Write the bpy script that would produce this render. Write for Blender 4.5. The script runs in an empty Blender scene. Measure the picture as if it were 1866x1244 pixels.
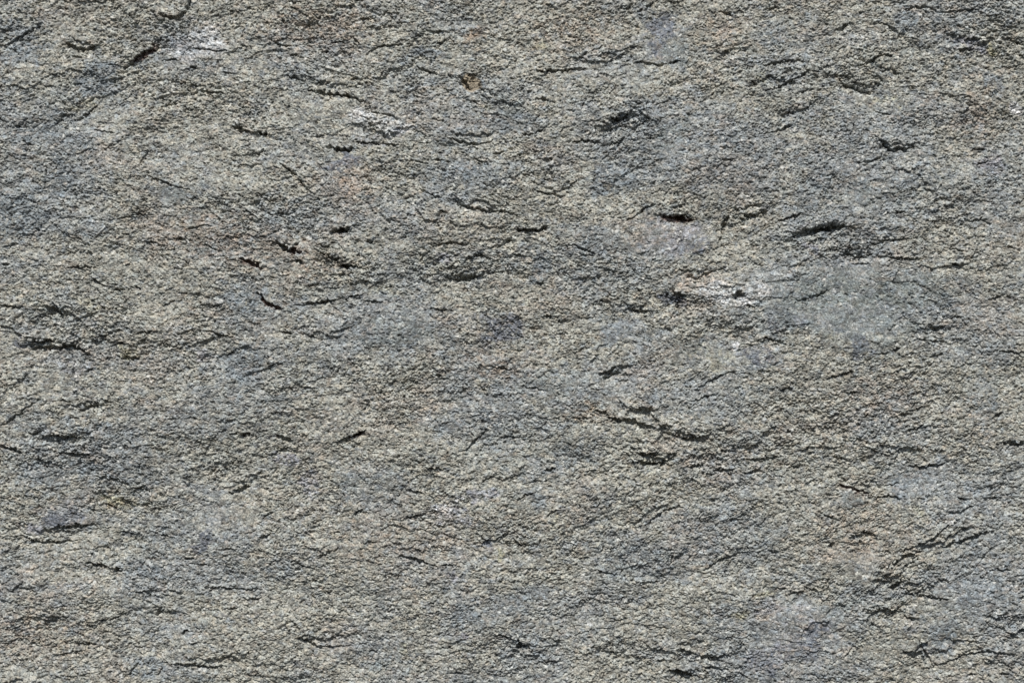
import bpy, math
import numpy as np

# ------------------------------------------------------------------ camera, sky, sun, exposure
scene = bpy.context.scene
PW, PH = 1866.0, 1244.0            # the stone is laid out in units of 1/1866 of the framed width
S = 1.2 / PW                       # 1.2 m of rock face fills the frame
DIST = 2.2

cam_d = bpy.data.cameras.new("camera")
cam = bpy.data.objects.new("camera", cam_d)
scene.collection.objects.link(cam)
cam.location = (0.0, -DIST, 0.0)
cam.rotation_euler = (math.radians(90), 0, 0)
cam_d.sensor_width = 36.0
cam_d.lens = 36.0 * DIST / 1.2
cam_d.clip_end = 100.0
scene.camera = cam

SUN_EL, SUN_AZ = 49.0, -10.0       # degrees above the horizon, degrees to the left (-) of straight ahead of the wall
world = bpy.data.worlds.new("World")
scene.world = world
world.use_nodes = True
wn = world.node_tree
bg = wn.nodes["Background"]
sky = wn.nodes.new("ShaderNodeTexSky")
sky.sky_type = 'NISHITA'
sky.sun_disc = False
sky.sun_elevation = math.radians(SUN_EL)
sky.sun_rotation = math.radians(180.0 + SUN_AZ)
wn.links.new(sky.outputs[0], bg.inputs[0])
bg.inputs[1].default_value = 0.085

sun_d = bpy.data.lights.new("sun", 'SUN')
sun_d.energy = 4.6
sun_d.angle = math.radians(0.5)
sun_d.color = (1.0, 0.965, 0.925)
sun = bpy.data.objects.new("sun", sun_d)
scene.collection.objects.link(sun)
from mathutils import Vector
el, az = math.radians(SUN_EL), math.radians(SUN_AZ)
to_sun = Vector((math.sin(az) * math.cos(el), -math.cos(az) * math.cos(el), math.sin(el)))
sun.rotation_euler = to_sun.to_track_quat('Z', 'Y').to_euler()
sun.location = to_sun * 6

scene.view_settings.view_transform = 'Standard'
scene.view_settings.look = 'None'
scene.view_settings.gamma = 1
scene.view_settings.exposure = 0.0
scene.view_settings.use_curve_mapping = False

# ------------------------------------------------------------------ noise
rng = np.random.default_rng(7)
PERM = rng.permutation(4096).astype(np.int64)
ANG = rng.random(4096) * 2 * np.pi
GX, GY = np.cos(ANG).astype(np.float32), np.sin(ANG).astype(np.float32)
R1, R2, R3, R4 = [rng.random(4096).astype(np.float32) for _ in range(4)]

def hsh(ix, iy, seed):
    return PERM[(PERM[(ix + seed * 131) & 4095] + iy + seed * 17) & 4095]

def N(x, y, seed):
    """gradient noise, about -1..1"""
    ca_, sa_ = math.cos(seed * 1.937), math.sin(seed * 1.937)      # turn each lattice its own way
    x, y = (x * ca_ - y * sa_).astype(np.float32) + np.float32(seed * 7.31), (x * sa_ + y * ca_).astype(np.float32) + np.float32(seed * 3.77)
    fx, fy = np.floor(x), np.floor(y)
    ix, iy = fx.astype(np.int64), fy.astype(np.int64)
    x -= fx; y -= fy
    sx = x * x * x * (x * (x * 6 - 15) + 10); sy = y * y * y * (y * (y * 6 - 15) + 10)
    def g(a, b):
        h = hsh(ix + a, iy + b, seed)
        return GX[h] * (x - a) + GY[h] * (y - b)
    a = g(0, 0); a += (g(1, 0) - a) * sx
    b = g(0, 1); b += (g(1, 1) - b) * sx
    a += (b - a) * sy
    return a * np.float32(1.5)

def cells(x, y, seed, n=1):
    """cellular noise: F1, F2 distances, hash of the nearest cell, offset to it"""
    x = x.astype(np.float32); y = y.astype(np.float32)
    fx, fy = np.floor(x), np.floor(y)
    ix, iy = fx.astype(np.int64), fy.astype(np.int64)
    x -= fx; y -= fy
    f1 = np.full(x.shape, 9, np.float32); f2 = f1.copy()
    hid = np.zeros(x.shape, np.int64); ox = np.zeros(x.shape, np.float32); oy = ox.copy()
    for a in (-1, 0, 1):
        for b in (-1, 0, 1):
            h = hsh(ix + a, iy + b, seed)
            dx = x - a - R1[h]; dy = y - b - R2[h]
            d = dx * dx + dy * dy
            m = d < f1
            f2 = np.where(m, f1, np.minimum(f2, d))
            f1 = np.where(m, d, f1); hid = np.where(m, h, hid)
            ox = np.where(m, dx, ox); oy = np.where(m, dy, oy)
    return np.sqrt(f1), np.sqrt(f2), hid, ox, oy

def ss(a, b, t):
    t = np.clip((t - a) / (b - a), 0, 1)
    return t * t * (3 - 2 * t)

# ------------------------------------------------------------------ grid: fine over the framed rock, coarser outward
STEP = 0.95
def axis(n, pad, far):
    c = np.arange(-pad, n + pad, STEP)
    out = []; st = STEP; p = c[-1]
    while p < n + far:
        st = min(st * 1.03, 4.5); p += st; out.append(p)
    out = np.array(out)
    left = -(out - n)
    return np.concatenate([left[::-1], c, out])
ax = axis(PW, 60, 900); ay = axis(PH, 40, 650)
X, Y = np.meshgrid(ax, ay)                      # Y grows downward
X = X.astype(np.float32); Y = Y.astype(np.float32)
ATT = (1 / np.maximum(1, np.maximum(np.gradient(ax)[None, :], np.gradient(ay)[:, None]) / 1.7)).astype(np.float32)   # finest grain only where the mesh can carry it

# foliation: the rock splits along curved sheets; slope in degrees (rising to the right) at spots of the face
SLOPES = [(100,80,28),(300,80,34),(500,200,-14),(150,350,5),(450,380,-18),(520,480,-26),(700,250,-8),(880,370,-15),
 (1150,60,14),(1150,230,24),(1450,130,20),(1600,170,-12),(1450,230,14),(1750,90,-8),(1300,400,20),(1450,430,16),(1620,450,2),
 (80,600,2),(300,620,8),(200,740,18),(120,820,0),(480,560,-14),(620,600,8),(850,500,8),(900,650,-4),(1150,560,-8),(1300,690,22),
 (1550,680,16),(1750,640,5),(1050,700,6),(1150,760,-22),(900,800,6),(250,950,4),(60,960,2),(420,890,16),(700,850,4),(300,1130,2),
 (640,1170,0),(750,1020,-8),(950,880,16),(1150,930,32),(1350,860,14),(1450,1000,22),(1650,980,26),(1630,1060,36),(1800,880,8),
 (1250,1150,4),(1750,1190,6),(1000,1180,8),(1350,1210,-8),(1800,300,4),(1800,480,8)]
gx = np.arange(-1600, PW + 1600, 24.0); gy = np.arange(-1300, PH + 1300, 24.0)
GXX, GYY = np.meshgrid(gx, gy)
num = np.zeros(GXX.shape); den = np.full(GXX.shape, 0.02)
for sx, sy, a in SLOPES:
    w = np.exp(-(((GXX - sx) / 130) ** 2 + ((GYY - sy) / 85) ** 2))
    num += w * a; den += w
TH = num / den                                   # local foliation angle
num = np.zeros(GXX.shape); den = np.full(GXX.shape, 0.05)
for sx, sy, a in SLOPES:
    w = np.exp(-(((GXX - sx) / 330) ** 2 + ((GYY - sy) / 300) ** 2))
    num += w * math.tan(math.radians(a)); den += w
T = 0.8 * num / den
F = np.cumsum(T, axis=1) * 24.0
F -= F[:, [int((PW / 2 + 1600) / 24)]]
def samp(G, X, Y):
    fx = np.clip((X - gx[0]) / 24.0, 0, len(gx) - 2.001); fy = np.clip((Y - gy[0]) / 24.0, 0, len(gy) - 2.001)
    ix, iy = fx.astype(np.int64), fy.astype(np.int64); fx = fx - ix; fy = fy - iy
    return (G[iy, ix] * (1 - fx) * (1 - fy) + G[iy, ix + 1] * fx * (1 - fy) + G[iy + 1, ix] * (1 - fx) * fy + G[iy + 1, ix + 1] * fx * fy).astype(np.float32)
for _ in range(3):
    F = (F + np.roll(F, 1, 0) + np.roll(F, -1, 0) + np.roll(F, 1, 1) + np.roll(F, -1, 1)) / 5
U = X; V = Y + samp(F, X, Y)
THP = samp(TH, X, Y)
BINS = (-30.0, -15.0, 0.0, 15.0, 30.0, 45.0)
BW = []
for bdeg in BINS:
    w = np.clip(1 - np.abs(np.clip(THP, -30, 45) - bdeg) / 15.0, 0, 1).ravel()
    ii = np.nonzero(w > 0.001)[0]
    c_, s_ = math.cos(math.radians(bdeg)), math.sin(math.radians(bdeg))
    xx = X.ravel()[ii]; yy = Y.ravel()[ii]
    BW.append((ii, w[ii], (xx * c_ - yy * s_).astype(np.float32), (xx * s_ + yy * c_).astype(np.float32)))
BN = np.zeros(X.size, np.float32)
for ii, w, u, v in BW: BN[ii] += w * w
BN = 1 / np.sqrt(BN)
def RN(lx, ly, seed):
    """noise stretched along the local foliation"""
    o = np.zeros(X.size, np.float32)
    for k, (ii, w, u, v) in enumerate(BW):
        o[ii] += w * N(u / lx, v / ly, seed + 13 * k)
    return (o * BN).reshape(X.shape)

def blobfield(blobs, wx, wy):
    """soft ellipses (x, y, rx, ry, turn up to the right in degrees, weight) with uneven edges -> strongest weight"""
    out = np.zeros(X.shape, np.float32)
    for (bx, by, rx, ry, a, wt) in blobs:
        R = max(rx, ry) * 2.2 + 20
        i0, i1 = np.searchsorted(ax, [bx - R, bx + R]); j0, j1 = np.searchsorted(ay, [by - R, by + R])
        sl = (slice(j0, j1), slice(i0, i1))
        dx = X[sl] + wx[sl] * min(1, R / 90) - bx; dy = Y[sl] + wy[sl] * min(1, R / 90) - by
        c, s = math.cos(math.radians(a)), math.sin(math.radians(a))
        p = (dx * c - dy * s) / rx; q = (dx * s + dy * c) / ry
        d = np.sqrt(p * p + q * q)
        np.maximum(out[sl], wt * (1 - ss(0.45, 1.45, d)), out=out[sl])
    return out
WX = 22 * N(X / 45, Y / 38, 3) + 12 * N(X / 17, Y / 13, 4) + 5 * N(X / 7, Y / 6, 5)
WY = 18 * N(X / 45, Y / 38, 6) + 10 * N(X / 17, Y / 13, 7) + 4 * N(X / 7, Y / 6, 8)

# how rough or smooth the break is, by place
SMOOTH = [(1640,880,38,14,25,1),(1700,870,55,22,15,.7),(1530,530,200,62,0,.75),(1580,600,90,45,0,.8),(1220,440,85,45,0,.7),(1300,630,75,40,0,.7),
 (1130,600,60,22,20,.7),(360,85,70,40,0,.4),(1215,80,50,50,0,.7),(1560,905,28,11,0,1),(380,310,110,50,-10,.3),(90,960,60,22,5,.4),
 (110,690,50,22,0,.3),(320,355,30,14,0,1),(700,590,90,45,0,.45),(1760,1120,80,50,30,.5),(1470,1150,110,40,10,.6),(400,930,70,35,0,.5),
 (1570,1030,35,25,0,.8),(1560,340,40,55,0,.5),(640,300,50,16,0,.6),(1100,330,60,40,0,.5),(560,200,90,30,-5,.4),(850,110,60,30,0,.3),
 (360,510,60,45,0,.4),(1250,240,60,70,0,.4),(1020,700,110,30,0,.4),(1640,1180,60,30,20,.4),(1160,130,80,30,0,.4),(1600,190,70,25,0,.4)]
ROUGH = [(1330,840,120,38,18,1),(1180,840,50,20,0,1),(1400,140,60,25,15,.6),(1560,150,45,25,0,.7),(150,590,80,40,0,1),(250,640,45,22,0,.8),
 (1550,450,90,26,-6,1),(1570,770,200,60,4,.7),(1620,1080,90,45,35,.9),(1140,230,60,30,10,.9),(480,400,80,40,-10,.7),(1370,380,60,24,15,.9),
 (600,60,70,50,0,.7),(1300,1210,60,30,0,.9),(1800,50,60,50,0,.7),(1830,1130,50,40,0,.8),(230,910,60,25,0,.9),(100,820,120,35,5,.7),
 (640,490,50,30,0,.7),(850,480,90,35,0,.6),(1150,560,90,30,0,.5),(1230,560,40,22,0,.8),(560,1150,60,25,0,.6),(1150,1190,80,30,0,.6),
 (1560,960,60,35,0,.7),(330,60,60,40,0,.4),(960,1180,90,40,0,.4),(100,1150,110,40,0,.5),(950,980,40,25,0,.7),(730,740,60,40,0,.4)]
smooth = blobfield(SMOOTH, WX, WY); rough = blobfield(ROUGH, WX, WY)
bg_r = N(X / 130, Y / 80, 21) * 0.7 + N(X / 45, Y / 30, 22) * 0.45
amp = (0.35 + 0.65 * ATT) * np.clip(0.92 + 0.55 * bg_r + 0.65 * rough - 0.72 * smooth, 0.2, 1.9).astype(np.float32)

# ------------------------------------------------------------------ relief (same units as X, Y; positive = out of the wall)
HB = 12 * N(X / 620, Y / 400, 31) + 8 * RN(220, 130, 32) + 3.8 * RN(90, 52, 33)
H = HB.copy()
def saw(t, k=0.12):
    f = t - np.floor(t)
    return np.where(f < 1 - k, f / (1 - k), (1 - f) / k) - 0.5
m1 = ss(-0.15, 0.5, RN(150, 75, 41)) ; m2 = ss(-0.3, 0.45, RN(70, 35, 42))
H += 3.0 * m1 * saw(V / 62 + 1.3 * RN(170, 70, 43) + 0.25 * N(X / 22, Y / 18, 44), 0.09) * np.sqrt(amp)
H += 1.2 * m2 * amp * amp * saw(V / 25 + 1.5 * RN(62, 30, 45) + 0.3 * N(X / 12, Y / 9, 46), 0.13)
H += amp * (amp * (1.15 * RN(34, 24, 51) + 0.85 * RN(14, 11, 52)) + ATT * (0.75 * RN(6.0, 5.4, 53) + 1.05 * N(X / 3.2, Y / 3.0, 54) + 0.45 * N(X / 2.1, Y / 2.0, 55)))
gxw = X + 3.2 * N(X / 8, Y / 8, 61) + 1.4 * N(X / 3.6, Y / 3.6, 63); gyw = Y + 2.6 * N(X / 8, Y / 8, 62) + 1.1 * N(X / 3.6, Y / 3.6, 64)
f1, f2, hid, ox, oy = cells((gxw * .87 - gyw * .5) / 5.6, (gxw * .5 + gyw * .87) / 5.2, 5)
gr = (R3[hid] - 0.5) * 2.0 - 1.0 * f1 * f1 + (R4[hid] - 0.5) * 2.4 * oy + (R1[hid] - 0.5) * 1.4 * ox
H += ATT * np.clip(amp, 0.35, 1.3) * (0.85 * gr - 1.1 * (1 - ss(0.02, 0.20, f2 - f1)))
f1b, f2b, hidb, oxb, oyb = cells(gxw / 14, gyw / 10.5, 6)
H += 0.9 * amp * ((R4[hidb] - 0.5) * 2.4 - 0.9 * f1b * f1b + (R3[hidb] - 0.5) * 2.2 * oyb)
# broad facets meeting along low ridges
_, _, hf, oxf, oyf = cells((X + WX + 30 * N(X / 90, Y / 70, 91)) / 190, (Y + WY + 22 * N(X / 90, Y / 70, 92)) / 110, 9)
H += (R3[hf] - 0.5) * 7 * oyf + (R4[hf] - 0.5) * 7 * oxf
# broken chunks: tilted chips, strongest where the break is rough
cxw = X + 9 * N(X / 24, Y / 20, 65) + 3 * N(X / 7, Y / 6, 67); cyw = Y + 7 * N(X / 24, Y / 20, 66) + 3 * N(X / 7, Y / 6, 68)
tilt = np.tan(np.radians(THP))
f1c, f2c, hidc, oxc, oyc = cells(cxw / 42, (cyw + tilt * 0) / 22, 8)
ca = 0.25 + 2.6 * rough + 0.6 * ss(0.1, 0.6, N(X / 120, Y / 80, 69)) - 0.3 * smooth
H += np.clip(ca, 0.15, 3) * ((R4[hidc] - 0.5) * 1.9 + (R3[hidc] - 0.35) * 3.0 * oyc + (R2[hidc] - 0.5) * 2.4 * oxc)
JX = 2.8 * N(X / 11, Y / 11, 81) + 2.0 * N(X / 5, Y / 5, 82)
JY = 2.8 * N(X / 11, Y / 11, 83) + 2.2 * N(X / 5, Y / 5, 84)
# flakes broken out: a steep, ragged upper edge and a floor that climbs back to the face below it
def flake(bx, by, rx, ry, a, D):
    R = max(rx, ry) * 1.5 + 14
    i0, i1 = np.searchsorted(ax, [bx - R, bx + R]); j0, j1 = np.searchsorted(ay, [by - R, by + R])
    if i1 - i0 < 2 or j1 - j0 < 2: return
    sl = (slice(j0, j1), slice(i0, i1))
    k = min(1.0, rx / 45)
    dx = X[sl] + WX[sl] * k * .6 + JX[sl] - bx; dy = Y[sl] + WY[sl] * k * .45 + 1.3 * JY[sl] - by
    c, s_ = math.cos(math.radians(a)), math.sin(math.radians(a))
    p = (dx * c - dy * s_) / rx; q = (dx * s_ + dy * c) / ry
    q = q + 0.8 * p * p
    e = 1.5 / ry
    H[sl] -= 0.72 * D * ss(-1 - e, -1 + e, q) * (1 - ss(-0.7, 1.5, q)) * (1 - ss(.65, 1.1, np.abs(p)))
FL = [(100,650,55,22,0,9),(1185,784,50,20,-26,11),(1150,758,30,14,-15,8),(1255,808,50,14,4,10),(1340,845,90,24,14,8),(1725,1000,60,16,18,9),(1650,1062,36,20,30,9),(105,985,52,14,0,7),
 (1560,465,56,16,-6,5),(1130,235,36,18,20,8),(1425,150,44,14,22,8),(1565,162,34,14,-24,7),(605,490,30,14,-10,8),(1200,848,42,16,4,10),
 (1635,275,40,14,0,7),(480,395,44,16,-22,6),(1120,690,26,12,15,6),(860,385,60,16,-12,8),(855,258,42,12,-4,6),(1230,405,36,12,8,7),
 (1380,400,40,14,15,7),(1480,430,50,14,14,8),(150,95,30,14,-10,7),(270,110,40,16,40,8),(1690,1085,40,16,20,8),(1700,1200,60,14,10,8),
 (1250,565,40,14,0,7),(1010,355,30,10,-8,7),(850,515,40,12,12,6),(450,885,34,14,18,7),(590,620,50,14,10,5),(340,650,60,18,5,5),
 (160,750,50,14,14,7),(120,810,60,14,2,7),(1640,830,60,14,-6,6),(1560,890,40,12,-14,6),(1450,215,40,12,15,5),(1190,950,50,14,30,7),
 (390,1215,60,16,0,6),(590,1180,44,16,6,7),(980,1200,60,14,10,6),(760,1015,50,12,-6,6),(930,880,44,14,16,5),(1300,1210,60,16,6,8),
 (1500,785,50,12,10,6),(1700,610,50,12,0,5),(1340,535,34,14,10,5),(1270,505,50,12,10,6),(1090,120,60,12,4,6),(700,255,50,14,0,8),
 (230,640,40,12,4,6),(1770,90,50,16,-4,7),(1820,60,30,14,-20,6),(600,165,50,12,-14,6),(360,170,50,14,0,5)]
for t in FL: flake(*t)
rf = np.random.default_rng(23)
for _ in range(2600):
    x0 = rf.uniform(-400, PW + 400); y0 = rf.uniform(-300, PH + 300)
    j = min(np.searchsorted(ay, y0), len(ay) - 1); i = min(np.searchsorted(ax, x0), len(ax) - 1)
    if rf.random() > 0.55 * float(amp[j, i]) - 0.15 - 0.5 * float(smooth[j, i]): continue
    rx = 7 + rf.gamma(2.0, 6.0); ry = rx * rf.uniform(0.25, 0.5)
    flake(x0, y0, rx, ry, float(THP[j, i]) + rf.normal(4, 20), (rf.uniform(1.0, 2.2) + 0.06 * rx) * (0.5 + 0.5 * float(amp[j, i])))
# short slits along the foliation, in clusters
rid = np.abs(RN(30, 11, 71) + 0.5 * N(X / 8, Y / 5, 72))
clump = ss(0.05, 0.5, RN(90, 50, 73) * 0.8 + 0.35 * RN(24, 13, 74) + 0.55 * rough - 0.4 * smooth)
H -= 5.2 * clump * (0.35 + 0.65 * ss(-0.1, 0.35, N(X / 8, Y / 6, 70))) * (1 - ss(0.0, 0.13, rid))
rid2 = np.abs(RN(15, 6.0, 75) + 0.3 * RN(5, 3, 76))
clump2 = ss(0.0, 0.55, RN(50, 26, 77) * 0.8 + 0.3 * RN(14, 9, 78) + 0.5 * rough - 0.45 * smooth + 0.1)
H -= 3.2 * clump2 * (1 - ss(0.0, 0.16, rid2))
pit = RN(7.5, 5.2, 79)
H -= 4.2 * ss(0.40, 0.66, pit) * np.clip(amp, 0.3, 1.6)

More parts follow.
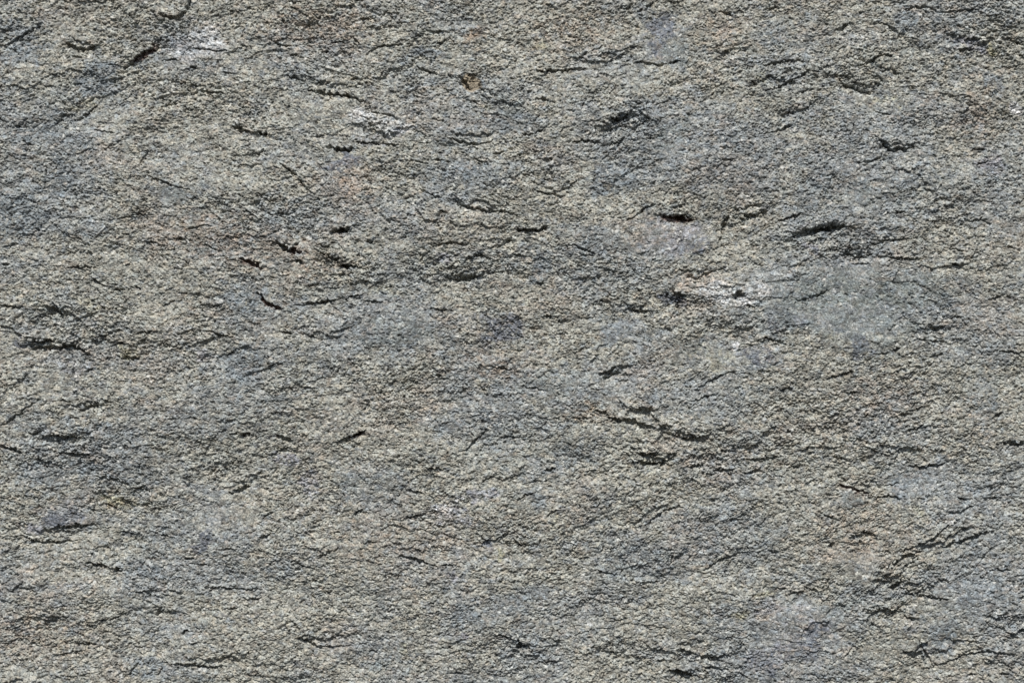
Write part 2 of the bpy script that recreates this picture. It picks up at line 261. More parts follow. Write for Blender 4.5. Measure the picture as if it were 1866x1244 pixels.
# open cracks, as measured on the face: sheets of nine; each: width, then x,y points on a sheet (1 unit = 1/2.9156)
CR = {
(0,0): """14 1015,-20 985,50 940,100 870,85 845,70;6 870,85 855,115 830,130;13 840,235 820,262 770,265 690,335 655,362 640,355;
9 215,140 150,175 85,215 30,245;17 350,230 400,258 450,268 500,245;8 380,295 430,300;7 1010,258 1080,255 1150,268 1200,268;
12 1060,478 1100,488 1180,490;19 1235,670 1280,688 1320,695;20 1388,710 1402,710;8 1425,205 1480,235 1545,240;10 1520,400 1580,418 1610,430;
13 1640,480 1700,490 1760,500 1866,510;14 1740,780 1800,795 1866,800;10 1485,870 1540,900 1585,945;8 1585,945 1620,990 1655,1030;
5 780,930 900,980 1010,1010;5 740,880 790,800;6 290,670 350,600;9 410,640 470,600 510,565;6 860,570 940,545;13 1760,1230 1866,1210;
7 870,315 935,318;9 1540,295 1600,285;7 1700,278 1745,275;6 1760,220 1830,225;8 1530,5 1600,10;6 1000,500 1050,490;6 980,1225 1080,1200 1130,1200;
5 600,1165 750,1150;9 1370,1030 1430,1070 1470,1060;7 1400,790 1370,825;6 1645,730 1720,720;6 110,740 160,770;5 560,340 640,345;6 1180,385 1240,390;
9 990,365 1030,360;5 500,690 620,710;6 250,860 235,1010;5 1290,1120 1340,1135;6 700,1130 760,1140;7 1010,1060 1050,1055""",
(613,0): """10 1500,45 1545,45 1570,20;9 1595,65 1640,45 1690,10;8 120,100 195,98;7 150,290 215,250 350,235;10 555,235 575,212;
8 430,350 470,380 540,390;5 370,295 430,310;10 1060,380 1200,378 1290,370 1330,365;7 1300,300 1330,280;7 1590,330 1720,345 1830,320;10 1065,525 1130,540;
6 170,530 185,595 260,605 340,635;9 0,510 80,515 150,545;15 1455,640 1510,635 1545,610;11 1530,670 1590,685 1640,640;9 1470,775 1530,740;
11 1260,755 1320,750 1400,760;13 0,800 60,798 100,790;12 110,755 170,762 240,765 330,770;8 250,700 260,745;8 590,735 680,760 760,770 830,745;
9 1000,720 1060,710 1100,690;10 830,815 890,812;8 940,835 1000,820;5 400,850 480,870;8 520,850 580,850;8 740,850 800,865;8 450,1010 520,1040 560,1055;
13 620,1060 670,1095 740,1112 830,1120 940,1138;10 1050,1010 1110,1030 1200,1045;5 1230,1000 1275,960;9 960,1220 1080,1220 1130,1200;
14 1735,1145 1780,1155 1866,1160;7 1540,1175 1590,1150 1640,1100 1700,1090;6 510,630 570,650;10 0,1215 50,1225;12 655,400 690,450 715,478;
8 540,1125 600,1130;7 1540,320 1560,325;6 1380,270 1420,240;7 690,395 770,405;5 1690,560 1760,540;5 760,470 790,490;8 80,195 120,230""",
(1226,0): """15 0,1140 60,1160 110,1170;10 250,60 320,80;10 860,160 900,150 940,120;8 1080,115 1140,130 1200,180;8 1230,50 1300,38 1380,45 1420,70;
7 1420,70 1600,50;10 1700,0 1740,5;9 480,345 540,335 600,325 700,320;11 540,475 620,435 700,395 730,370;5 490,480 540,475;
11 1000,345 1060,325 1110,290 1170,295;6 950,300 1000,290;11 910,445 960,465 1010,490 1070,490;6 870,395 910,445;5 650,500 720,480;
13 560,695 600,680 640,655;5 450,715 560,695;17 1120,770 1160,795 1240,795 1280,775;7 980,865 1040,860 1110,840 1120,805;9 1560,210 1640,208;
13 1530,265 1600,260;6 1650,190 1720,160;10 1770,205 1860,240;10 1610,790 1670,795;7 1620,880 1680,850;7 260,855 320,850;
13 270,1215 285,1170 300,1140;6 300,1195 370,1180;8 320,1120 400,1100 480,1080;13 560,1175 620,1160 680,1135;14 700,1225 780,1220 850,1205 940,1200;
9 1180,1125 1240,1130;8 1560,1175 1640,1160 1690,1190;8 0,325 40,320;7 1080,595 1170,610;6 1660,1068 1710,1070;8 420,440 450,445;6 480,50 560,35;
6 1350,1170 1420,1180;7 1320,320 1340,315""",
(0,409): """10 0,430 60,435 100,445;15 260,435 300,465 335,485;15 1270,180 1330,200 1400,235;20 1470,100 1530,135 1600,150;14 1580,193 1600,197;
9 1700,150 1800,190;15 1810,215 1866,225;9 1760,270 1866,260;16 1370,370 1420,420 1500,455;8 1560,430 1640,424 1780,400;15 1690,420 1745,408;
13 1490,565 1550,575;9 1650,590 1680,605;9 1110,565 1180,590 1240,600;7 940,585 1020,565 1045,575;12 170,630 230,620 290,615;
17 165,660 300,655 370,645 430,665 480,700;14 630,705 700,715 745,705;7 600,640 670,620;8 1430,755 1500,740;15 420,990 460,970 515,965;
9 360,1025 420,1030;9 150,1115 220,1100;12 240,1120 330,1130 410,1130;15 0,1180 60,1190 120,1215;12 330,1215 470,1225;8 1215,1110 1260,1115;
20 1298,1115 1312,1115;13 1460,1120 1550,1150;7 1440,1230 1500,1190 1550,1190;8 870,430 930,400;8 740,575 800,570;8 490,290 540,320 580,330;
9 600,355 650,340;11 720,330 750,345;8 770,90 830,95;9 940,80 980,80;7 1090,105 1150,140;9 380,230 490,225;7 1210,65 1290,75;8 1690,110 1760,125;
10 1750,45 1850,30;8 0,1075 100,1010 200,930;8 440,785 490,765;8 320,935 380,940;7 1780,1155 1866,1145;8 675,1145 705,1168;10 15,210 45,215;
6 1120,445 1200,415;6 1000,1025 1060,1030;6 1640,330 1700,315;8 540,590 570,590;7 560,940 590,945;7 1200,690 1240,685""",
(613,409): """10 0,25 50,30;15 -10,185 15,185;15 10,218 100,222;12 150,90 200,95;8 440,165 500,145;9 510,110 600,100 700,108;
10 700,180 770,165 820,185;9 940,160 1000,165;17 630,290 680,295 740,275;5 780,265 890,250;9 480,270 500,268;13 960,20 1010,38 1120,20;
6 0,400 160,370;8 150,405 260,415;8 500,445 580,460;9 1060,310 1100,320;11 1110,490 1150,485;10 1260,110 1370,155;12 1540,450 1620,460 1680,462;
7 1400,400 1480,440;9 1780,390 1866,400;16 1400,795 1440,790 1490,755;9 1415,825 1490,790;6 1500,830 1550,830;7 1010,865 1100,880;5 840,905 880,903;
9 685,1200 740,1150 800,1090;10 20,1150 90,1120 160,1100;17 90,1122 130,1110;7 870,1130 980,1130;20 1450,1030 1500,1045 1560,1040 1620,1070 1690,1085;
10 1370,985 1450,1010;8 1250,1030 1330,1030;9 1740,1105 1866,1140;15 1600,1215 1700,1225;6 1350,875 1420,875;8 1260,685 1310,660;11 535,803 555,806;
5 550,815 600,825;5 1400,210 1470,205;6 1280,385 1330,395;7 800,750 950,775;6 1600,160 1640,150;6 560,1060 600,1055""",
(1226,409): """11 240,95 265,50 280,0;7 330,10 280,0;14 620,75 680,55 770,35 850,20 940,12;9 1090,85 1170,85 1250,75;
12 890,140 950,165 1000,180 1060,160;10 1090,165 1180,180 1310,185;9 950,210 1040,205;8 1460,125 1550,140;9 1490,215 1515,213;
9 80,265 120,290 180,260 260,235;27 322,386 340,378 360,377 380,384;8 660,400 730,395 780,370 820,350;15 0,360 60,380;10 10,410 60,415;
9 470,625 500,605 560,620 600,635;13 1370,555 1440,545;8 1300,610 1400,620 1470,625;11 1170,665 1210,660;6 1060,690 1150,680;8 100,945 160,920 240,900;
7 120,880 200,830 300,785 420,795;8 460,775 520,780;10 830,820 880,800 960,780;10 560,880 640,870;12 1690,400 1730,380;8 1480,500 1540,490;
10 1740,675 1866,685;13 1710,1025 1760,1000;10 1240,1095 1290,1085 1330,1065;8 1180,1020 1260,1010;17 1760,1160 1866,1170;7 920,1055 960,1050;
12 525,1080 560,1075;9 50,1140 150,1130;9 500,1200 560,1190;8 1060,960 1120,950;6 1270,900 1330,890;6 700,1110 760,1100;7 1390,700 1440,690;
7 390,430 430,440;6 1185,415 1205,410;8 1770,120 1820,130;8 820,1060 870,1050;7 930,900 1000,890""",
(0,818): """12 200,50 225,80;8 410,80 440,65;9 500,145 560,160 620,170 675,190;17 1215,235 1270,220 1330,195;11 470,320 500,330;
8 140,340 180,345;13 110,455 170,490 270,500 365,495;12 250,430 380,415 500,405;7 640,440 720,455;7 850,455 890,465;15 460,605 510,620 560,625;
20 618,640 634,640;9 980,585 1030,580;8 1180,535 1240,530;8 1080,735 1200,740 1340,750 1390,745;9 1300,795 1385,795;22 838,868 852,864;
7 450,925 540,915 600,900 670,870;13 970,975 1000,960;12 870,1130 940,1140 1050,1148 1110,1158 1200,1155;13 1610,1000 1660,1040 1700,1050 1770,1050;
5 1770,1050 1866,1040;15 1590,1225 1610,1205;10 400,1030 510,1038;8 300,1090 430,1070;9 640,1170 690,1190 750,1115;8 1370,480 1440,450;
8 1390,370 1440,340;9 1700,570 1800,525;7 1550,600 1680,640;10 765,45 785,47;7 720,755 800,765;11 1735,755 1755,757;6 845,1190 870,1160;
5 1000,610 1120,620;8 560,290 620,320;7 700,210 760,205;6 130,700 60,760;7 270,1055 310,1045;6 1200,850 1260,845;8 1050,1030 1010,1025""",
(613,818): """13 1580,65 1640,75 1730,80 1800,40;9 960,270 1000,245 1060,225;8 370,365 420,355 470,345;10 90,350 140,320;9 0,440 20,440;
11 335,570 390,578 430,590 530,620;8 740,500 840,485 920,440;9 940,480 990,515;7 1120,360 1180,320;9 1640,410 1700,360 1760,320 1840,305;
7 1380,645 1490,670;9 1610,720 1720,705;7 1500,800 1530,790;24 970,1035 990,1042;10 1050,1140 1140,1130 1200,1125;14 1780,1180 1866,1200;
9 1830,1075 1866,1080;7 550,1055 620,1050;7 860,980 930,1010;10 1110,115 1170,100;7 770,175 820,150;10 380,215 450,235;9 460,95 570,115;
6 1450,920 1550,905;7 160,500 210,490;8 480,825 520,815;7 620,620 560,610;6 960,760 1010,775;7 180,1075 215,1075;6 600,1190 660,1185;8 1700,1130 1760,1125""",
(1226,818): """9 870,180 930,205 1050,235;10 1250,90 1320,98 1410,90 1450,70;8 1070,262 1150,250 1210,262;6 1130,195 1200,180;
10 1520,262 1570,265;10 1690,265 1740,262;14 1430,520 1500,500 1570,480 1620,455 1700,440;12 1160,640 1190,600 1230,570 1330,540;
9 1200,545 1300,510 1380,480 1470,400 1520,380;18 1150,740 1190,720 1230,700;12 1220,765 1280,775 1310,755;13 1060,880 1110,850;
11 1135,890 1190,850 1250,800;11 1310,780 1400,795 1460,790;11 1230,890 1310,900;10 620,770 690,755;13 730,740 770,755;9 560,740 600,745;
7 1030,745 1060,745;8 160,650 240,600 330,565 400,545;7 500,545 560,548;10 1390,1150 1470,1130 1540,1100 1600,1080 1700,1075 1820,1090;
10 1210,1080 1290,1075 1320,1050 1350,1090 1385,1150;11 1560,1200 1610,1195;9 1730,1190 1790,1190;9 150,1118 280,1115;17 0,1180 60,1190 110,1210;
13 160,1160 290,1180;8 350,1190 400,1220;7 920,1100 960,1060;7 1500,1015 1610,1020;11 1840,800 1866,780;9 1720,880 1770,870;15 1830,965 1866,950;
7 1700,930 1830,1000;10 820,520 860,500;10 960,495 1000,490;9 1000,435 1070,460;8 800,350 850,370;7 1100,540 1160,550;8 1700,635 1790,645;
9 1420,690 1460,700;10 1450,340 1530,335 1600,300;10 210,120 330,110;10 80,100 170,80;10 400,60 560,45;9 390,125 460,115;9 620,100 680,90;8 850,40 920,55"""}
K = 640 / 1866.0
CV = 1.2 * N(X / 6, Y / 6, 85) + 0.8 * N(X / 16, Y / 16, 86)
def carve(pts, wd, taper=True):
    P = np.array(pts, np.float32); hw = wd * 0.5
    R = hw * 6 + 12
    i0, i1 = np.searchsorted(ax, [P[:, 0].min() - R, P[:, 0].max() + R]); j0, j1 = np.searchsorted(ay, [P[:, 1].min() - R, P[:, 1].max() + R])
    if i1 <= i0 or j1 <= j0: return
    sl = (slice(j0, j1), slice(i0, i1))
    x = X[sl] + JX[sl] * min(1, hw / 1.5); y = Y[sl] + JY[sl] * min(1, hw / 1.5)
    L = np.concatenate([[0], np.cumsum(np.hypot(*(P[1:] - P[:-1]).T))]); LT = L[-1] + 1e-6
    best = np.full(x.shape, 1e9, np.float32); tt = np.zeros(x.shape, np.float32); side = tt.copy()
    for k in range(len(P) - 1):
        a, b = P[k], P[k + 1]; d = b - a; l2 = float(d @ d) + 1e-6
        t = np.clip(((x - a[0]) * d[0] + (y - a[1]) * d[1]) / l2, 0, 1)
        ex = x - a[0] - t * d[0]; ey = y - a[1] - t * d[1]
        dd = ex * ex + ey * ey
        m = dd < best
        best = np.where(m, dd, best); tt = np.where(m, (L[k] + t * (L[k + 1] - L[k])) / LT, tt); side = np.where(m, ey, side)
    dist = np.sqrt(best)
    prof = 0.45 + 0.55 * np.clip(np.sin(np.pi * np.clip(tt, 0, 1)), 0, 1) ** 0.6 if LT > wd * 1.5 else 1.0
    w = hw * 1.3 * prof * np.clip(1 + 0.75 * CV[sl], 0.15, 2.2)
    H[sl] -= (1.9 * wd + 3.4) * prof * (1 - ss(0.45, 1.15, dist / w))
    fall = np.exp(-dist / (hw * 3.5 + 4))                      # broken lip stands out above, the sheet below lies deeper
    H[sl] += 1.15 * hw * fall * np.clip(-side / hw, -1.0, 1.0) * prof
for (sx, sy), txt in CR.items():
    for item in txt.replace("\n", "").split(";"):
        tk = item.split()
        carve([(sx + float(a) * K, sy + float(b) * K) for a, b in (q.split(",") for q in tk[1:])], float(tk[0]) * K)
# the rock goes on beyond the frame: cracks there at random
r2 = np.random.default_rng(11)
for _ in range(420):
    x0 = r2.uniform(-1300, PW + 1300); y0 = r2.uniform(-1000, PH + 1000)
    if -60 < x0 < PW + 10 and -30 < y0 < PH + 30: continue
    ln = r2.uniform(20, 110); a = r2.normal(0.1, 0.3); pts = [(x0, y0)]
    for k in range(4):
        a += r2.normal(0, 0.25); pts.append((pts[-1][0] + math.cos(a) * ln / 4, pts[-1][1] - math.sin(a) * ln / 4))
    if -10 < pts[-1][0] < PW + 10 and -10 < pts[-1][1] < PH + 10: continue
    carve(pts, r2.uniform(2.5, 6.5))

# ------------------------------------------------------------------ colour of the stone itself (mineral, not light)
def C(r, g, b): return np.array([r, g, b], np.float32)
PAL = {'slate': C(.184,.203,.208), 'teal': C(.196,.212,.204), 'lilac': C(.222,.225,.240), 'dark': C(.120,.130,.146), 'white': C(.53,.53,.52),
       'ochre': C(.34,.25,.165), 'rust': C(.235,.195,.158), 'olive': C(.28,.27,.195), 'pink': C(.31,.274,.236), 'pale': C(.35,.36,.35)}
BL = [
('slate',(180,140,42,32,-20,.8)),('slate',(25,50,45,22,10,.7)),('slate',(60,90,50,22,20,.6)),('slate',(75,240,55,26,0,.6)),('slate',(110,315,22,50,0,.7)),
('slate',(30,395,55,42,0,.75)),('lilac',(350,75,60,42,0,.7)),('slate',(270,110,28,14,20,.6)),('pale',(370,78,58,38,-20,.6)),('white',(384,58,20,14,-30,.45)),('white',(392,80,16,12,-20,.45)),('white',(330,95,26,9,0,.35)),
('teal',(322,357,30,15,0,1)),('olive',(150,190,42,14,5,.5)),('slate',(150,260,36,30,0,.5)),('rust',(600,60,70,38,0,.4)),('rust',(640,95,50,22,-15,.4)),
('pink',(575,35,35,20,0,.3)),('pale',(685,222,62,32,0,.7)),('white',(664,214,34,18,0,.5)),('white',(735,236,16,14,0,.4)),('lilac',(722,240,15,14,0,.8)),('lilac',(690,258,40,9,0,.6)),('dark',(625,302,42,13,0,.8)),
('pink',(645,332,22,22,0,.8)),('rust',(863,66,16,20,0,.5)),('ochre',(863,64,13,16,0,.5)),('ochre',(873,88,13,9,-30,.5)),('olive',(880,196,26,14,0,.5)),('teal',(915,190,40,34,0,.6)),
('slate',(930,225,40,28,0,.6)),('slate',(770,100,46,16,0,.6)),('slate',(735,145,36,18,0,.4)),('rust',(1055,50,60,40,0,.3)),('olive',(985,85,18,12,0,.6)),
('pale',(935,90,30,22,0,.35)),('dark',(1200,60,26,45,0,.7)),('teal',(1235,85,30,42,0,.8)),('slate',(1290,100,25,22,0,.4)),('pink',(1318,65,28,26,0,.45)),
('slate',(1410,75,40,14,0,.7)),('pale',(1570,70,55,26,0,.55)),('pale',(1520,115,40,14,25,.4)),('slate',(1660,35,38,20,0,.7)),('lilac',(1765,82,36,13,0,.8)),
('olive',(1809,84,9,13,0,.9)),('white',(1850,203,9,15,0,.85)),('pink',(1792,225,9,24,0,.8)),('pink',(1770,218,16,7,-20,.5)),('olive',(1622,180,30,14,0,.55)),
('teal',(1235,225,34,30,0,.6)),('teal',(1210,260,50,26,0,.6)),('slate',(1330,240,40,34,0,.5)),('slate',(1130,325,46,36,0,.8)),('slate',(850,312,55,24,0,.75)),
('slate',(690,345,30,16,0,.3)),('slate',(1165,210,60,30,0,.4)),('lilac',(1235,430,70,40,0,.65)),('pink',(1170,420,50,40,0,.35)),('dark',(1275,450,28,22,0,.7)),
('slate',(1180,455,14,32,10,.6)),('slate',(1480,350,44,36,0,.5)),('teal',(1580,350,13,34,5,.95)),('teal',(1640,365,24,24,0,.5)),('slate',(1500,300,60,30,0,.45)),
('lilac',(1810,303,28,20,0,.8)),('slate',(1815,155,16,26,0,.6)),('slate',(1775,225,35,20,0,.5)),('slate',(1470,225,50,20,0,.4)),('pink',(1270,512,52,13,8,.8)),
('pale',(1340,535,80,24,0,.75)),('pale',(1420,510,50,24,0,.5)),('white',(1306,533,26,22,-15,.9)),('white',(1388,524,16,18,30,.4)),('white',(1364,548,14,10,0,.7)),('white',(1371,545,9,8,0,.9)),('white',(1388,527,17,13,40,.6)),('pale',(1582,508,16,12,-50,.6)),('pale',(1405,556,14,7,0,.5)),
('dark',(1600,545,60,26,0,.45)),('dark',(1500,575,70,20,0,.4)),('teal',(1480,530,130,56,0,.6)),('teal',(1640,530,110,46,0,.5)),('pale',(1480,505,70,24,0,.3)),('olive',(1560,560,60,26,0,.3)),('dark',(1530,480,40,12,0,.4)),('slate',(1640,560,50,30,0,.3)),('dark',(1568,630,26,20,0,.8)),('slate',(1600,590,42,24,0,.6)),('dark',(1440,590,44,22,0,.6)),
('slate',(1720,550,34,18,0,.7)),('olive',(1515,608,24,18,0,.45)),('olive',(1300,648,42,26,0,.5)),('white',(1345,628,10,11,-40,.45)),('pale',(1290,592,40,12,0,.4)),
('dark',(1375,650,28,15,-20,.7)),('slate',(1385,668,38,10,5,.8)),('slate',(1135,598,46,17,22,.8)),('dark',(915,600,46,28,0,.65)),('teal',(725,600,70,42,0,.65)),
('ochre',(900,672,40,15,5,.4)),('olive',(885,700,30,14,10,.4)),('olive',(700,535,50,16,12,.45)),('ochre',(960,635,10,18,0,.4)),('olive',(975,545,40,14,0,.35)),
('teal',(1000,695,90,26,0,.55)),('slate',(1065,715,34,14,0,.5)),('slate',(895,770,14,30,10,.6)),('ochre',(1065,755,48,8,5,.45)),('ochre',(1075,742,14,8,0,.6)),
('slate',(810,770,50,26,0,.5)),('slate',(1040,830,50,30,0,.5)),('slate',(980,480,26,26,0,.6)),('lilac',(812,468,20,10,0,.7)),('slate',(1080,450,30,20,0,.5)),
('lilac',(520,838,26,12,0,.9)),('lilac',(568,878,16,34,-15,.7)),('teal',(632,878,26,14,0,.7)),('lilac',(825,935,34,22,0,.9)),('lilac',(880,895,28,14,20,.8)),
('white',(812,930,20,14,0,.5)),('white',(838,912,16,9,20,.45)),('white',(880,896,16,8,20,.3)),('slate',(985,910,18,20,0,.6)),('lilac',(822,1048,12,14,0,.8)),('dark',(882,998,18,9,0,.7)),
('olive',(913,1006,8,13,0,.8)),('olive',(1010,945,13,10,0,.5)),('lilac',(845,1160,13,10,-20,.9)),('slate',(850,1130,34,14,0,.6)),('dark',(105,950,46,18,5,.85)),
('lilac',(60,965,22,14,0,.8)),('lilac',(125,925,30,16,10,.5)),('olive',(215,915,42,18,-5,.7)),('ochre',(205,925,22,9,-10,.6)),('ochre',(285,895,14,8,0,.4)),
('dark',(370,985,28,12,15,.8)),('slate',(275,1045,26,11,0,.8)),('slate',(60,870,60,38,0,.5)),('slate',(150,850,34,18,0,.6)),('lilac',(1420,1110,50,12,-10,.6)),
('lilac',(1465,1160,60,26,30,.9)),('dark',(1475,1162,46,18,35,.9)),('dark',(1430,1195,60,18,5,.6)),('lilac',(1420,1195,70,24,10,.75)),('dark',(1395,1210,30,16,20,.6)),('teal',(1540,1105,60,10,8,.6)),
('olive',(1352,1118,18,11,0,.6)),('olive',(1390,1082,18,8,0,.6)),('teal',(1555,907,30,13,0,1)),('slate',(1645,888,30,12,30,.9)),('pale',(1700,885,40,14,10,.5)),
('slate',(1690,858,50,20,15,.5)),('olive',(1680,932,16,10,0,.6)),('rust',(1560,955,60,30,-20,.25)),('rust',(1545,885,40,14,-20,.35)),('rust',(560,475,60,30,-20,.3)),('rust',(900,660,80,30,0,.25)),('pink',(1505,1012,34,16,0,.5)),
('pale',(1258,950,20,28,-10,.45)),('pale',(1275,1000,14,22,-20,.4)),('pale',(1580,1030,32,24,0,.35)),('slate',(1790,1075,55,30,30,.6)),('slate',(1715,1160,44,32,30,.65)),
('lilac',(1660,1140,20,16,50,.5)),('slate',(1780,900,40,26,0,.4)),('slate',(450,545,40,28,0,.7)),('slate',(440,665,55,36,0,.65)),('slate',(540,555,24,10,0,.6)),
('lilac',(375,640,20,12,0,.7)),('dark',(40,620,20,12,0,.7)),('lilac',(38,590,16,22,0,.5)),('lilac',(140,668,36,22,0,.55)),('rust',(420,435,90,26,-8,.4)),
('rust',(300,425,60,30,0,.35)),('pink',(520,450,50,22,-20,.3)),('olive',(150,555,36,14,-20,.45)),('olive',(235,645,26,14,0,.6)),('rust',(50,1170,60,26,0,.35)),
('olive',(100,1165,30,12,0,.4)),('pale',(168,1158,8,7,0,.8)),('slate',(140,1145,20,10,20,.6)),('slate',(270,1215,34,20,0,.6)),('slate',(350,1230,40,14,0,.5)),
('slate',(390,780,50,20,0,.4)),('slate',(170,780,60,24,5,.5)),('pale',(620,770,30,30,0,.25)),('teal',(1210,1010,60,16,-8,.6)),('pale',(650,1185,8,12,0,.5)),
('teal',(698,1208,26,13,0,.75)),('olive',(742,1182,14,12,0,.6)),('pale',(1072,1137,8,6,0,.8)),('pale',(985,1105,11,12,0,.6)),('slate',(960,1085,36,22,0,.5)),
('olive',(1180,865,30,14,0,.55)),('olive',(1150,790,34,14,-20,.35)),('slate',(1250,870,30,14,0,.4)),('slate',(740,1040,0.1,0.1,0,0)),('ochre',(1330,900,14,9,0,.4)),
('pale',(330,600,36,12,0,.5)),('slate',(180,420,50,22,0,.4)),('pale',(85,490,40,16,0,.3)),('slate',(1840,560,30,60,0,.35)),('slate',(1800,740,34,70,0,.5)),
('slate',(1290,1010,26,14,0,.5)),('dark',(1225,550,24,16,0,.6)),('slate',(1700,1000,34,22,0,.4)),('ochre',(1620,1230,50,14,0,.2)),('pink',(100,1050,110,40,0,.2)),
('pink',(760,970,70,40,0,.25)),('rust',(740,1070,50,36,0,.3)),('rust',(660,860,40,40,0,.25)),('slate',(530,1230,26,12,0,.4)),('ochre',(590,1225,20,11,0,.4)),
('rust',(1760,1215,60,14,0,.25)),('lilac',(1480,455,18,8,0,.8)),('lilac',(1460,410,28,7,15,.7)),('olive',(1395,145,22,13,0,.5)),('slate',(1420,145,16,12,0,.6)),
('dark',(210,1110,0.1,0.1,0,0)),('teal',(1130,1040,40,18,0,.5)),('pale',(1420,680,30,12,0,.35)),('pink',(1560,715,60,24,0,.3)),('lilac',(760,215,0.1,0.1,0,0)),
]
cool = blobfield([(1500,320,230,120,0,1),(1250,250,120,90,0,.8),(1550,540,210,70,0,.8),(80,330,110,130,0,.8),(440,620,110,80,0,.7),(710,600,120,60,0,.8),
 (1000,700,120,50,0,.7),(1790,1000,110,160,0,.8),(1430,1170,140,90,0,1),(300,950,90,60,0,.5),(180,820,140,50,0,.7),(1150,600,80,40,0,.6),(850,320,110,50,0,.6),
 (920,210,90,70,0,.5),(1200,1010,110,50,0,.5),(1820,480,80,160,0,.6),(900,780,120,60,0,.5),(650,880,70,40,0,.4),(1460,60,90,40,0,.4),(60,90,90,60,0,.6),
 (1060,480,60,60,0,.5),(1200,80,60,60,0,.6),(340,90,80,60,0,.5),(280,1050,60,40,0,.5),(870,1120,90,60,0,.5),(1700,880,80,40,0,.7),(100,960,80,40,0,.6)], WX * 1.6, WY * 1.6)
# background minerals: warm grey-olive rock drifting to bluish and brownish
n1 = N(X / 210, Y / 150, 101) * .9 + N(X / 75, Y / 50, 102) * .6 + N(X / 28, Y / 20, 103) * .4
n2 = N(X / 170, Y / 120, 104) * .9 + N(X / 60, Y / 42, 105) * .6 + N(X / 22, Y / 16, 106) * .35
col = np.empty(X.shape + (3,), np.float32)
col[:] = C(.273, .271, .236)
def mixc(w, c):
    for k in range(3): col[..., k] += (c[k] - col[..., k]) * w
mixc(0.75 * ss(-0.25, 0.9, n1 + 1.1 * cool), C(.222, .237, .236))
mixc(0.55 * ss(0.15, 0.9, -n1), C(.268, .266, .232))
mixc(0.45 * ss(0.2, 0.9, n2), C(.262, .240, .212))
mixc(0.35 * ss(0.2, 0.9, -n2), C(.240, .252, .232))
dith = 0.6 * N(X / 35, Y / 28, 110) + 0.5 * N(X / 4, Y / 9, 117) + 0.45 * N(X / 9, Y / 7, 111) + 0.22 * (R2[hid] - 0.5) * 2 + 0.18 * N(X / 22, Y / 18, 112)
for kind in PAL:
    if kind in ('slate', 'teal', 'dark'): f_gain = 1.25
    else: f_gain = 1.0
    wk = 0.7 if kind in ('white', 'pale', 'teal') else 1.0
    f = blobfield([b for k_, b in BL if k_ == kind], WX * wk, WY * wk)
    if kind == 'white': f = np.clip(f * 1.75, 0, 1.2)
    f = f * f_gain
    mixc(np.clip(ss(0.08, 1.0, f * 1.05 + f * dith) * np.clip(f * 1.35, 0, 1), 0, 1), PAL[kind])
fleck = N(X / 24, Y / 17, 131) * .9 + N(X / 8, Y / 6.5, 132) * .7 + N(X / 3.5, Y / 3, 133) * .35 + 0.35 * cool + 0.3 * n1
mixc(0.6 * ss(0.12, 0.75, fleck), C(.196, .212, .221))
tan_ = N(X / 30, Y / 18, 134) * .9 + N(X / 9, Y / 7, 135) * .7 + 0.3 * n2
mixc(0.35 * ss(0.3, 0.9, tan_), C(.30, .255, .21))
tans = blobfield([(420,440,150,50,-10,.6),(580,50,110,50,0,.6),(560,480,60,40,-20,.6),(1050,60,90,50,0,.5),(650,330,50,30,0,.5),(900,660,70,40,0,.6),(1180,420,60,40,0,.4),
 (1790,200,40,80,0,.45),(1310,60,50,40,0,.5),(1560,960,90,60,-20,.5),(60,1160,120,50,0,.5),(700,980,100,80,0,.35),(1600,720,110,40,0,.4),(820,420,90,40,0,.3),(1080,750,60,20,0,.5)], WX, WY)
mixc(0.85 * tans * ss(-0.5, 0.7, N(X / 14, Y / 9, 136) + .6 * N(X / 5, Y / 4, 137)), C(.255, .200, .155))
wet = blobfield([(1560,540,150,48,0,1),(1600,600,90,40,0,.8),(1450,590,60,26,0,.8)], WX, WY)      # greener mineral of the large smooth patch
mixc(0.6 * wet * ss(-0.7, 0.5, N(X / 26, Y / 20, 138) + .7 * N(X / 8, Y / 8, 139)), C(.160, .182, .168))
# silky streaks across the smooth faces
sxw = X + 0.35 * WX; stk = N(sxw / 3.2, Y / 9, 121) * 0.55 + N(sxw / 9, Y / 20, 122) * 0.6 + N(X / 20, Y / 16, 123) * 0.6
col *= (1 + np.clip(smooth, 0, 1) * 0.45 * stk)[..., None]
# single grains: pale feldspar, dark mica, and small drift in each grain's hue
gv = 1 + 0.75 * (R2[hid] - 0.5) + 0.30 * (R3[hidb] - 0.5) + 0.55 * N(X / 3.0, Y / 2.9, 113) + 0.50 * N(X / 2.0, Y / 2.0, 116) + 0.18 * N(X / 7, Y / 5, 114)
col *= 1.04 * np.clip(gv, 0.45, 1.8)[..., None]
hue = 0.06 * (R4[hid] - 0.5) + 0.05 * N(X / 12, Y / 10, 115)
col[..., 0] *= 1 + hue; col[..., 2] *= 1 - hue
pf = R1[hid] > 0.95
mixc(np.where(pf & (f1 < 0.42), 0.62, 0.0) , C(.60, .60, .56))
dk = R1[hid] < 0.045
mixc(np.where(dk & (f1 < 0.5), 0.6, 0.0), C(.07, .072, .07))
# brown iron stain inside some of the open cracks
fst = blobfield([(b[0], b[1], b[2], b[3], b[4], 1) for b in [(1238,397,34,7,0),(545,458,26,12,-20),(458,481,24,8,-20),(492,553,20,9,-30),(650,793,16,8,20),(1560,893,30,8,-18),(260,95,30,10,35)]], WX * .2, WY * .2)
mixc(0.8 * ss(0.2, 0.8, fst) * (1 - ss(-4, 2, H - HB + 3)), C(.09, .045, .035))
np.clip(col, 0.02, 0.85, out=col)

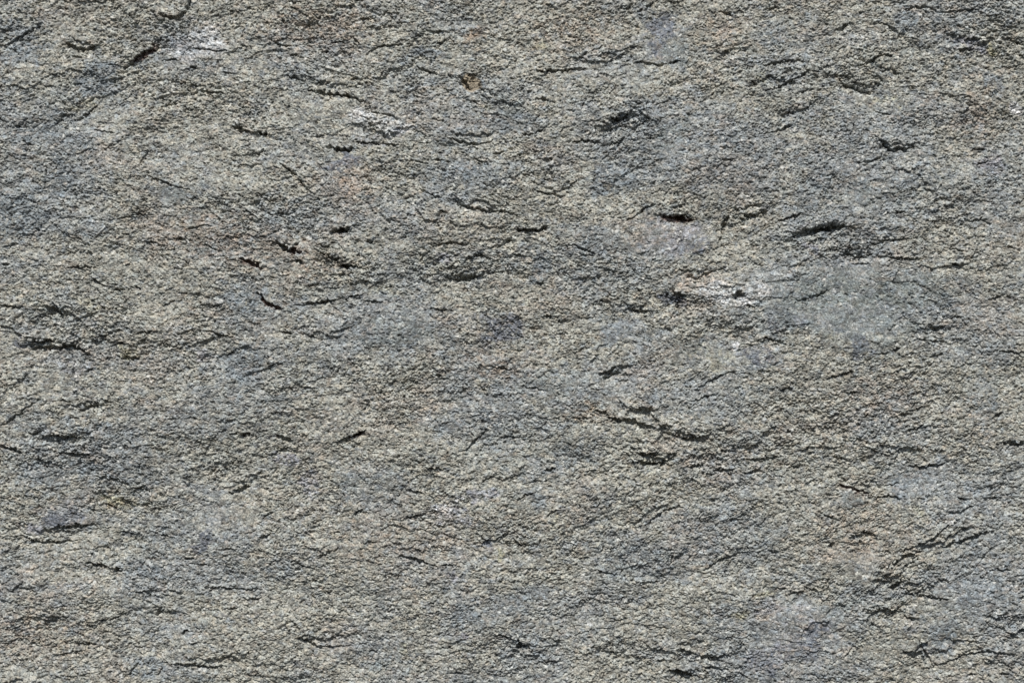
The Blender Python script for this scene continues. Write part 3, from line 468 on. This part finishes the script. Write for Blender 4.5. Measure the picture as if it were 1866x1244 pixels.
# ------------------------------------------------------------------ material
def rock_material(name, bump=0.35, rough_v=0.82, spark=0.02):
    m = bpy.data.materials.new(name); m.use_nodes = True
    nt = m.node_tree; n = nt.nodes; L = nt.links
    b = n["Principled BSDF"]
    at = n.new("ShaderNodeAttribute"); at.attribute_name = "mineral"
    tc = n.new("ShaderNodeTexCoord")
    nz = n.new("ShaderNodeTexNoise"); nz.inputs["Scale"].default_value = 900; nz.inputs["Detail"].default_value = 3
    L.new(tc.outputs["Object"], nz.inputs["Vector"])
    mr = n.new("ShaderNodeMapRange"); mr.inputs[1].default_value = 0.3; mr.inputs[2].default_value = 0.7; mr.inputs[3].default_value = 0.72; mr.inputs[4].default_value = 1.28
    L.new(nz.outputs["Fac"], mr.inputs[0])
    mx = n.new("ShaderNodeVectorMath"); mx.operation = 'SCALE'
    L.new(at.outputs["Color"], mx.inputs[0]); L.new(mr.outputs[0], mx.inputs["Scale"])
    L.new(mx.outputs[0], b.inputs["Base Color"])
    vo = n.new("ShaderNodeTexVoronoi"); vo.inputs["Scale"].default_value = 300
    L.new(tc.outputs["Object"], vo.inputs["Vector"])
    sp = n.new("ShaderNodeSeparateColor"); L.new(vo.outputs["Color"], sp.inputs[0])
    r = n.new("ShaderNodeMapRange"); r.inputs[1].default_value = spark; r.inputs[2].default_value = spark + 0.02
    r.inputs[3].default_value = 0.32; r.inputs[4].default_value = rough_v
    L.new(sp.outputs[0], r.inputs[0]); L.new(r.outputs[0], b.inputs["Roughness"])
    b.inputs["Specular IOR Level"].default_value = 0.4
    nb = n.new("ShaderNodeTexNoise"); nb.inputs["Scale"].default_value = 650; nb.inputs["Detail"].default_value = 4
    L.new(tc.outputs["Object"], nb.inputs["Vector"])
    bp = n.new("ShaderNodeBump"); bp.inputs["Strength"].default_value = bump; bp.inputs["Distance"].default_value = 0.0012
    L.new(nb.outputs["Fac"], bp.inputs["Height"]); L.new(bp.outputs[0], b.inputs["Normal"])
    return m
M_ROCK = rock_material("weathered_gneiss")
M_QUARTZ = rock_material("white_quartz", 0.2, 0.55, 0.12)
M_SLATE = rock_material("blue_grey_mineral", 0.25, 0.7, 0.05)
M_OCHRE = rock_material("ochre_mineral", 0.35, 0.9, 0.0)

# ------------------------------------------------------------------ meshes: the face and the inclusions set in it
ny, nx = X.shape
co = np.empty((ny * nx, 3), np.float32)
co[:, 0] = ((X - PW / 2) * S).ravel(); co[:, 2] = ((PH / 2 - Y) * S).ravel(); co[:, 1] = (-H * S).ravel()
colf = np.ones((ny * nx, 4), np.float32); colf[:, :3] = col.reshape(-1, 3)
idx = np.arange(ny * nx, dtype=np.int32).reshape(ny, nx)
quads = np.stack([idx[:-1, :-1], idx[1:, :-1], idx[1:, 1:], idx[:-1, 1:]], -1).reshape(-1, 4)

def make_mesh(name, verts, faces, colors, mat, parent):
    me = bpy.data.meshes.new(name)
    me.vertices.add(len(verts)); me.vertices.foreach_set("co", verts.ravel())
    me.loops.add(faces.size); me.loops.foreach_set("vertex_index", faces.ravel())
    me.polygons.add(len(faces))
    me.polygons.foreach_set("loop_start", np.arange(0, faces.size, 4, dtype=np.int32))
    me.polygons.foreach_set("loop_total", np.full(len(faces), 4, np.int32))
    at = me.attributes.new("mineral", 'FLOAT_COLOR', 'POINT'); at.data.foreach_set("color", colors.ravel())
    me.materials.append(mat)
    me.update(calc_edges=True)
    o = bpy.data.objects.new(name, me); scene.collection.objects.link(o); o.parent = parent
    return o

root = bpy.data.objects.new("rock_face", None); scene.collection.objects.link(root)
root["label"] = "rough grey green rock face with short dark cracks and bluish and white patches"
root["category"] = "rock"

INC = [  # kind, material, label, ellipses
('quartz_inclusion', M_QUARTZ, 'white quartz streak left of the arched hole', [(1304,537,26,12,-15,1)]),
('quartz_inclusion', M_QUARTZ, 'small bright quartz spot just right of the arched hole', [(1371,545,9,8,0,1)]),
('quartz_inclusion', M_QUARTZ, 'paler quartz spot further up right of the arched hole', [(1388,527,17,13,40,1)]),
('quartz_inclusion', M_QUARTZ, 'whitish quartz patch above two black slits', [(672,213,44,22,0,1)]),
('quartz_inclusion', M_QUARTZ, 'tiny bright white quartz speck near the right edge', [(1850,203,9,15,0,1)]),
('mineral_patch', M_QUARTZ, 'lilac white crystalline patch below the middle', [(825,935,34,22,0,1),(880,895,28,14,20,1)]),
('mineral_patch', M_QUARTZ, 'pale lilac grey patch beside the deep crack at the top left', [(350,75,60,42,0,1)]),
('ochre_inclusion', M_OCHRE, 'small ochre brown triangular pocket', [(858,150,20,13,-30,1)]),
('ochre_inclusion', M_OCHRE, 'orange stained grain patch near the top', [(866,76,12,22,-15,1)]),
('ochre_inclusion', M_OCHRE, 'pinkish tan chip', [(645,332,22,22,0,1)]),
('ochre_inclusion', M_OCHRE, 'pinkish tan ledge left of the arched hole', [(1262,514,48,11,8,1)]),
('mineral_patch', M_SLATE, 'smooth grey blue flake at lower right', [(1645,888,34,13,30,1)]),
('mineral_patch', M_SLATE, 'small pale teal patch under a brown crack', [(1555,907,30,13,0,1)]),
('mineral_patch', M_SLATE, 'teal grey patch near the top', [(1220,80,48,50,0,1)]),
('mineral_patch', M_SLATE, 'smooth purplish patch under a brown crack', [(1220,435,80,42,0,1)]),
('mineral_patch', M_SLATE, 'small teal patch at left', [(322,357,30,15,0,1)]),
('mineral_patch', M_SLATE, 'dark purple grey patch at lower right', [(1465,1160,55,26,30,1),(1420,1195,60,22,10,1)]),
('mineral_patch', M_SLATE, 'dark purple grey hollow at lower left', [(90,950,60,20,5,1)]),
('mineral_patch', M_SLATE, 'dark bluish patch in the centre', [(915,600,46,28,0,1)]),
('mineral_patch', M_SLATE, 'light blue grey patch right of centre', [(1135,598,46,17,22,1)]),
('mineral_patch', M_SLATE, 'small lilac oval patch', [(520,838,26,12,0,1)]),
]
# the ochre pocket is a triangular recess with a yellow-brown floor
WXs, WYs = WX * .35, WY * .35
pk = blobfield([(858,150,20,13,-30,1)], WXs, WYs)
co[:, 1] += (4.0 * S * ss(0.3, 0.7, pk)).ravel().astype(np.float32)
wpk = (0.85 * ss(0.2, 0.7, pk)).ravel()[:, None]
colf[:, :3] += (C(.23, .19, .13) * np.clip(gv, .5, 1.6).reshape(-1, 1) - colf[:, :3]) * wpk
part = np.zeros((ny - 1) * (nx - 1), np.int32)
for k, (nm, mt, lb, bl) in enumerate(INC):
    f = blobfield(bl, WX * .8, WY * .8)
    m = (f[:-1, :-1] > 0.5)
    js, is_ = np.nonzero(m)
    if len(js) == 0: continue
    left = set(zip(js.tolist(), is_.tolist())); big = []
    while left:                                   # keep the one largest connected piece
        st = [left.pop()]; comp = []
        while st:
            p = st.pop(); comp.append(p)
            for qn in ((p[0] + 1, p[1]), (p[0] - 1, p[1]), (p[0], p[1] + 1), (p[0], p[1] - 1)):
                if qn in left: left.remove(qn); st.append(qn)
        if len(comp) > len(big): big = comp
    bj, bi = np.array(big).T
    part[bj * (nx - 1) + bi] = k + 1
def sub(fs):
    used = np.zeros(ny * nx, bool); used[fs.ravel()] = True
    remap = np.cumsum(used, dtype=np.int64).astype(np.int32) - 1
    return co[used], remap[fs], colf[used]
for k, (nm, mt, lb, bl) in enumerate(INC):
    fs = quads[part == k + 1]
    if len(fs):
        o = make_mesh(nm, *sub(fs), mt, root); o["label"] = lb
# main face, closed at its far edges by sides and a back so that it is a solid slab
fs = quads[part == 0]
v, f, c = sub(fs)
used = np.zeros(ny * nx, bool); used[fs.ravel()] = True
rm = np.cumsum(used).astype(np.int32) - 1
ring = np.concatenate([idx[0, :-1], idx[:-1, -1], idx[-1, :0:-1], idx[:0:-1, 0]])
rv = v[rm[ring]].copy(); rv[:, 1] = 0.45
n0 = len(v); nr = len(ring); a = rm[ring]; b = n0 + np.arange(nr, dtype=np.int32)
side = np.stack([a, np.roll(a, -1), np.roll(b, -1), b], -1)
q = [b[0], b[nx - 1], b[nx - 1 + ny - 1], b[2 * (nx - 1) + ny - 1]]
v = np.concatenate([v, rv]); c = np.concatenate([c, c[a]])
f = np.concatenate([f, side.astype(np.int32), np.array([[q[3], q[2], q[1], q[0]]], np.int32)[:, ::-1]])
make_mesh("stone_surface", np.ascontiguousarray(v), np.ascontiguousarray(f), np.ascontiguousarray(c), M_ROCK, root)
print("grid", nx, ny)
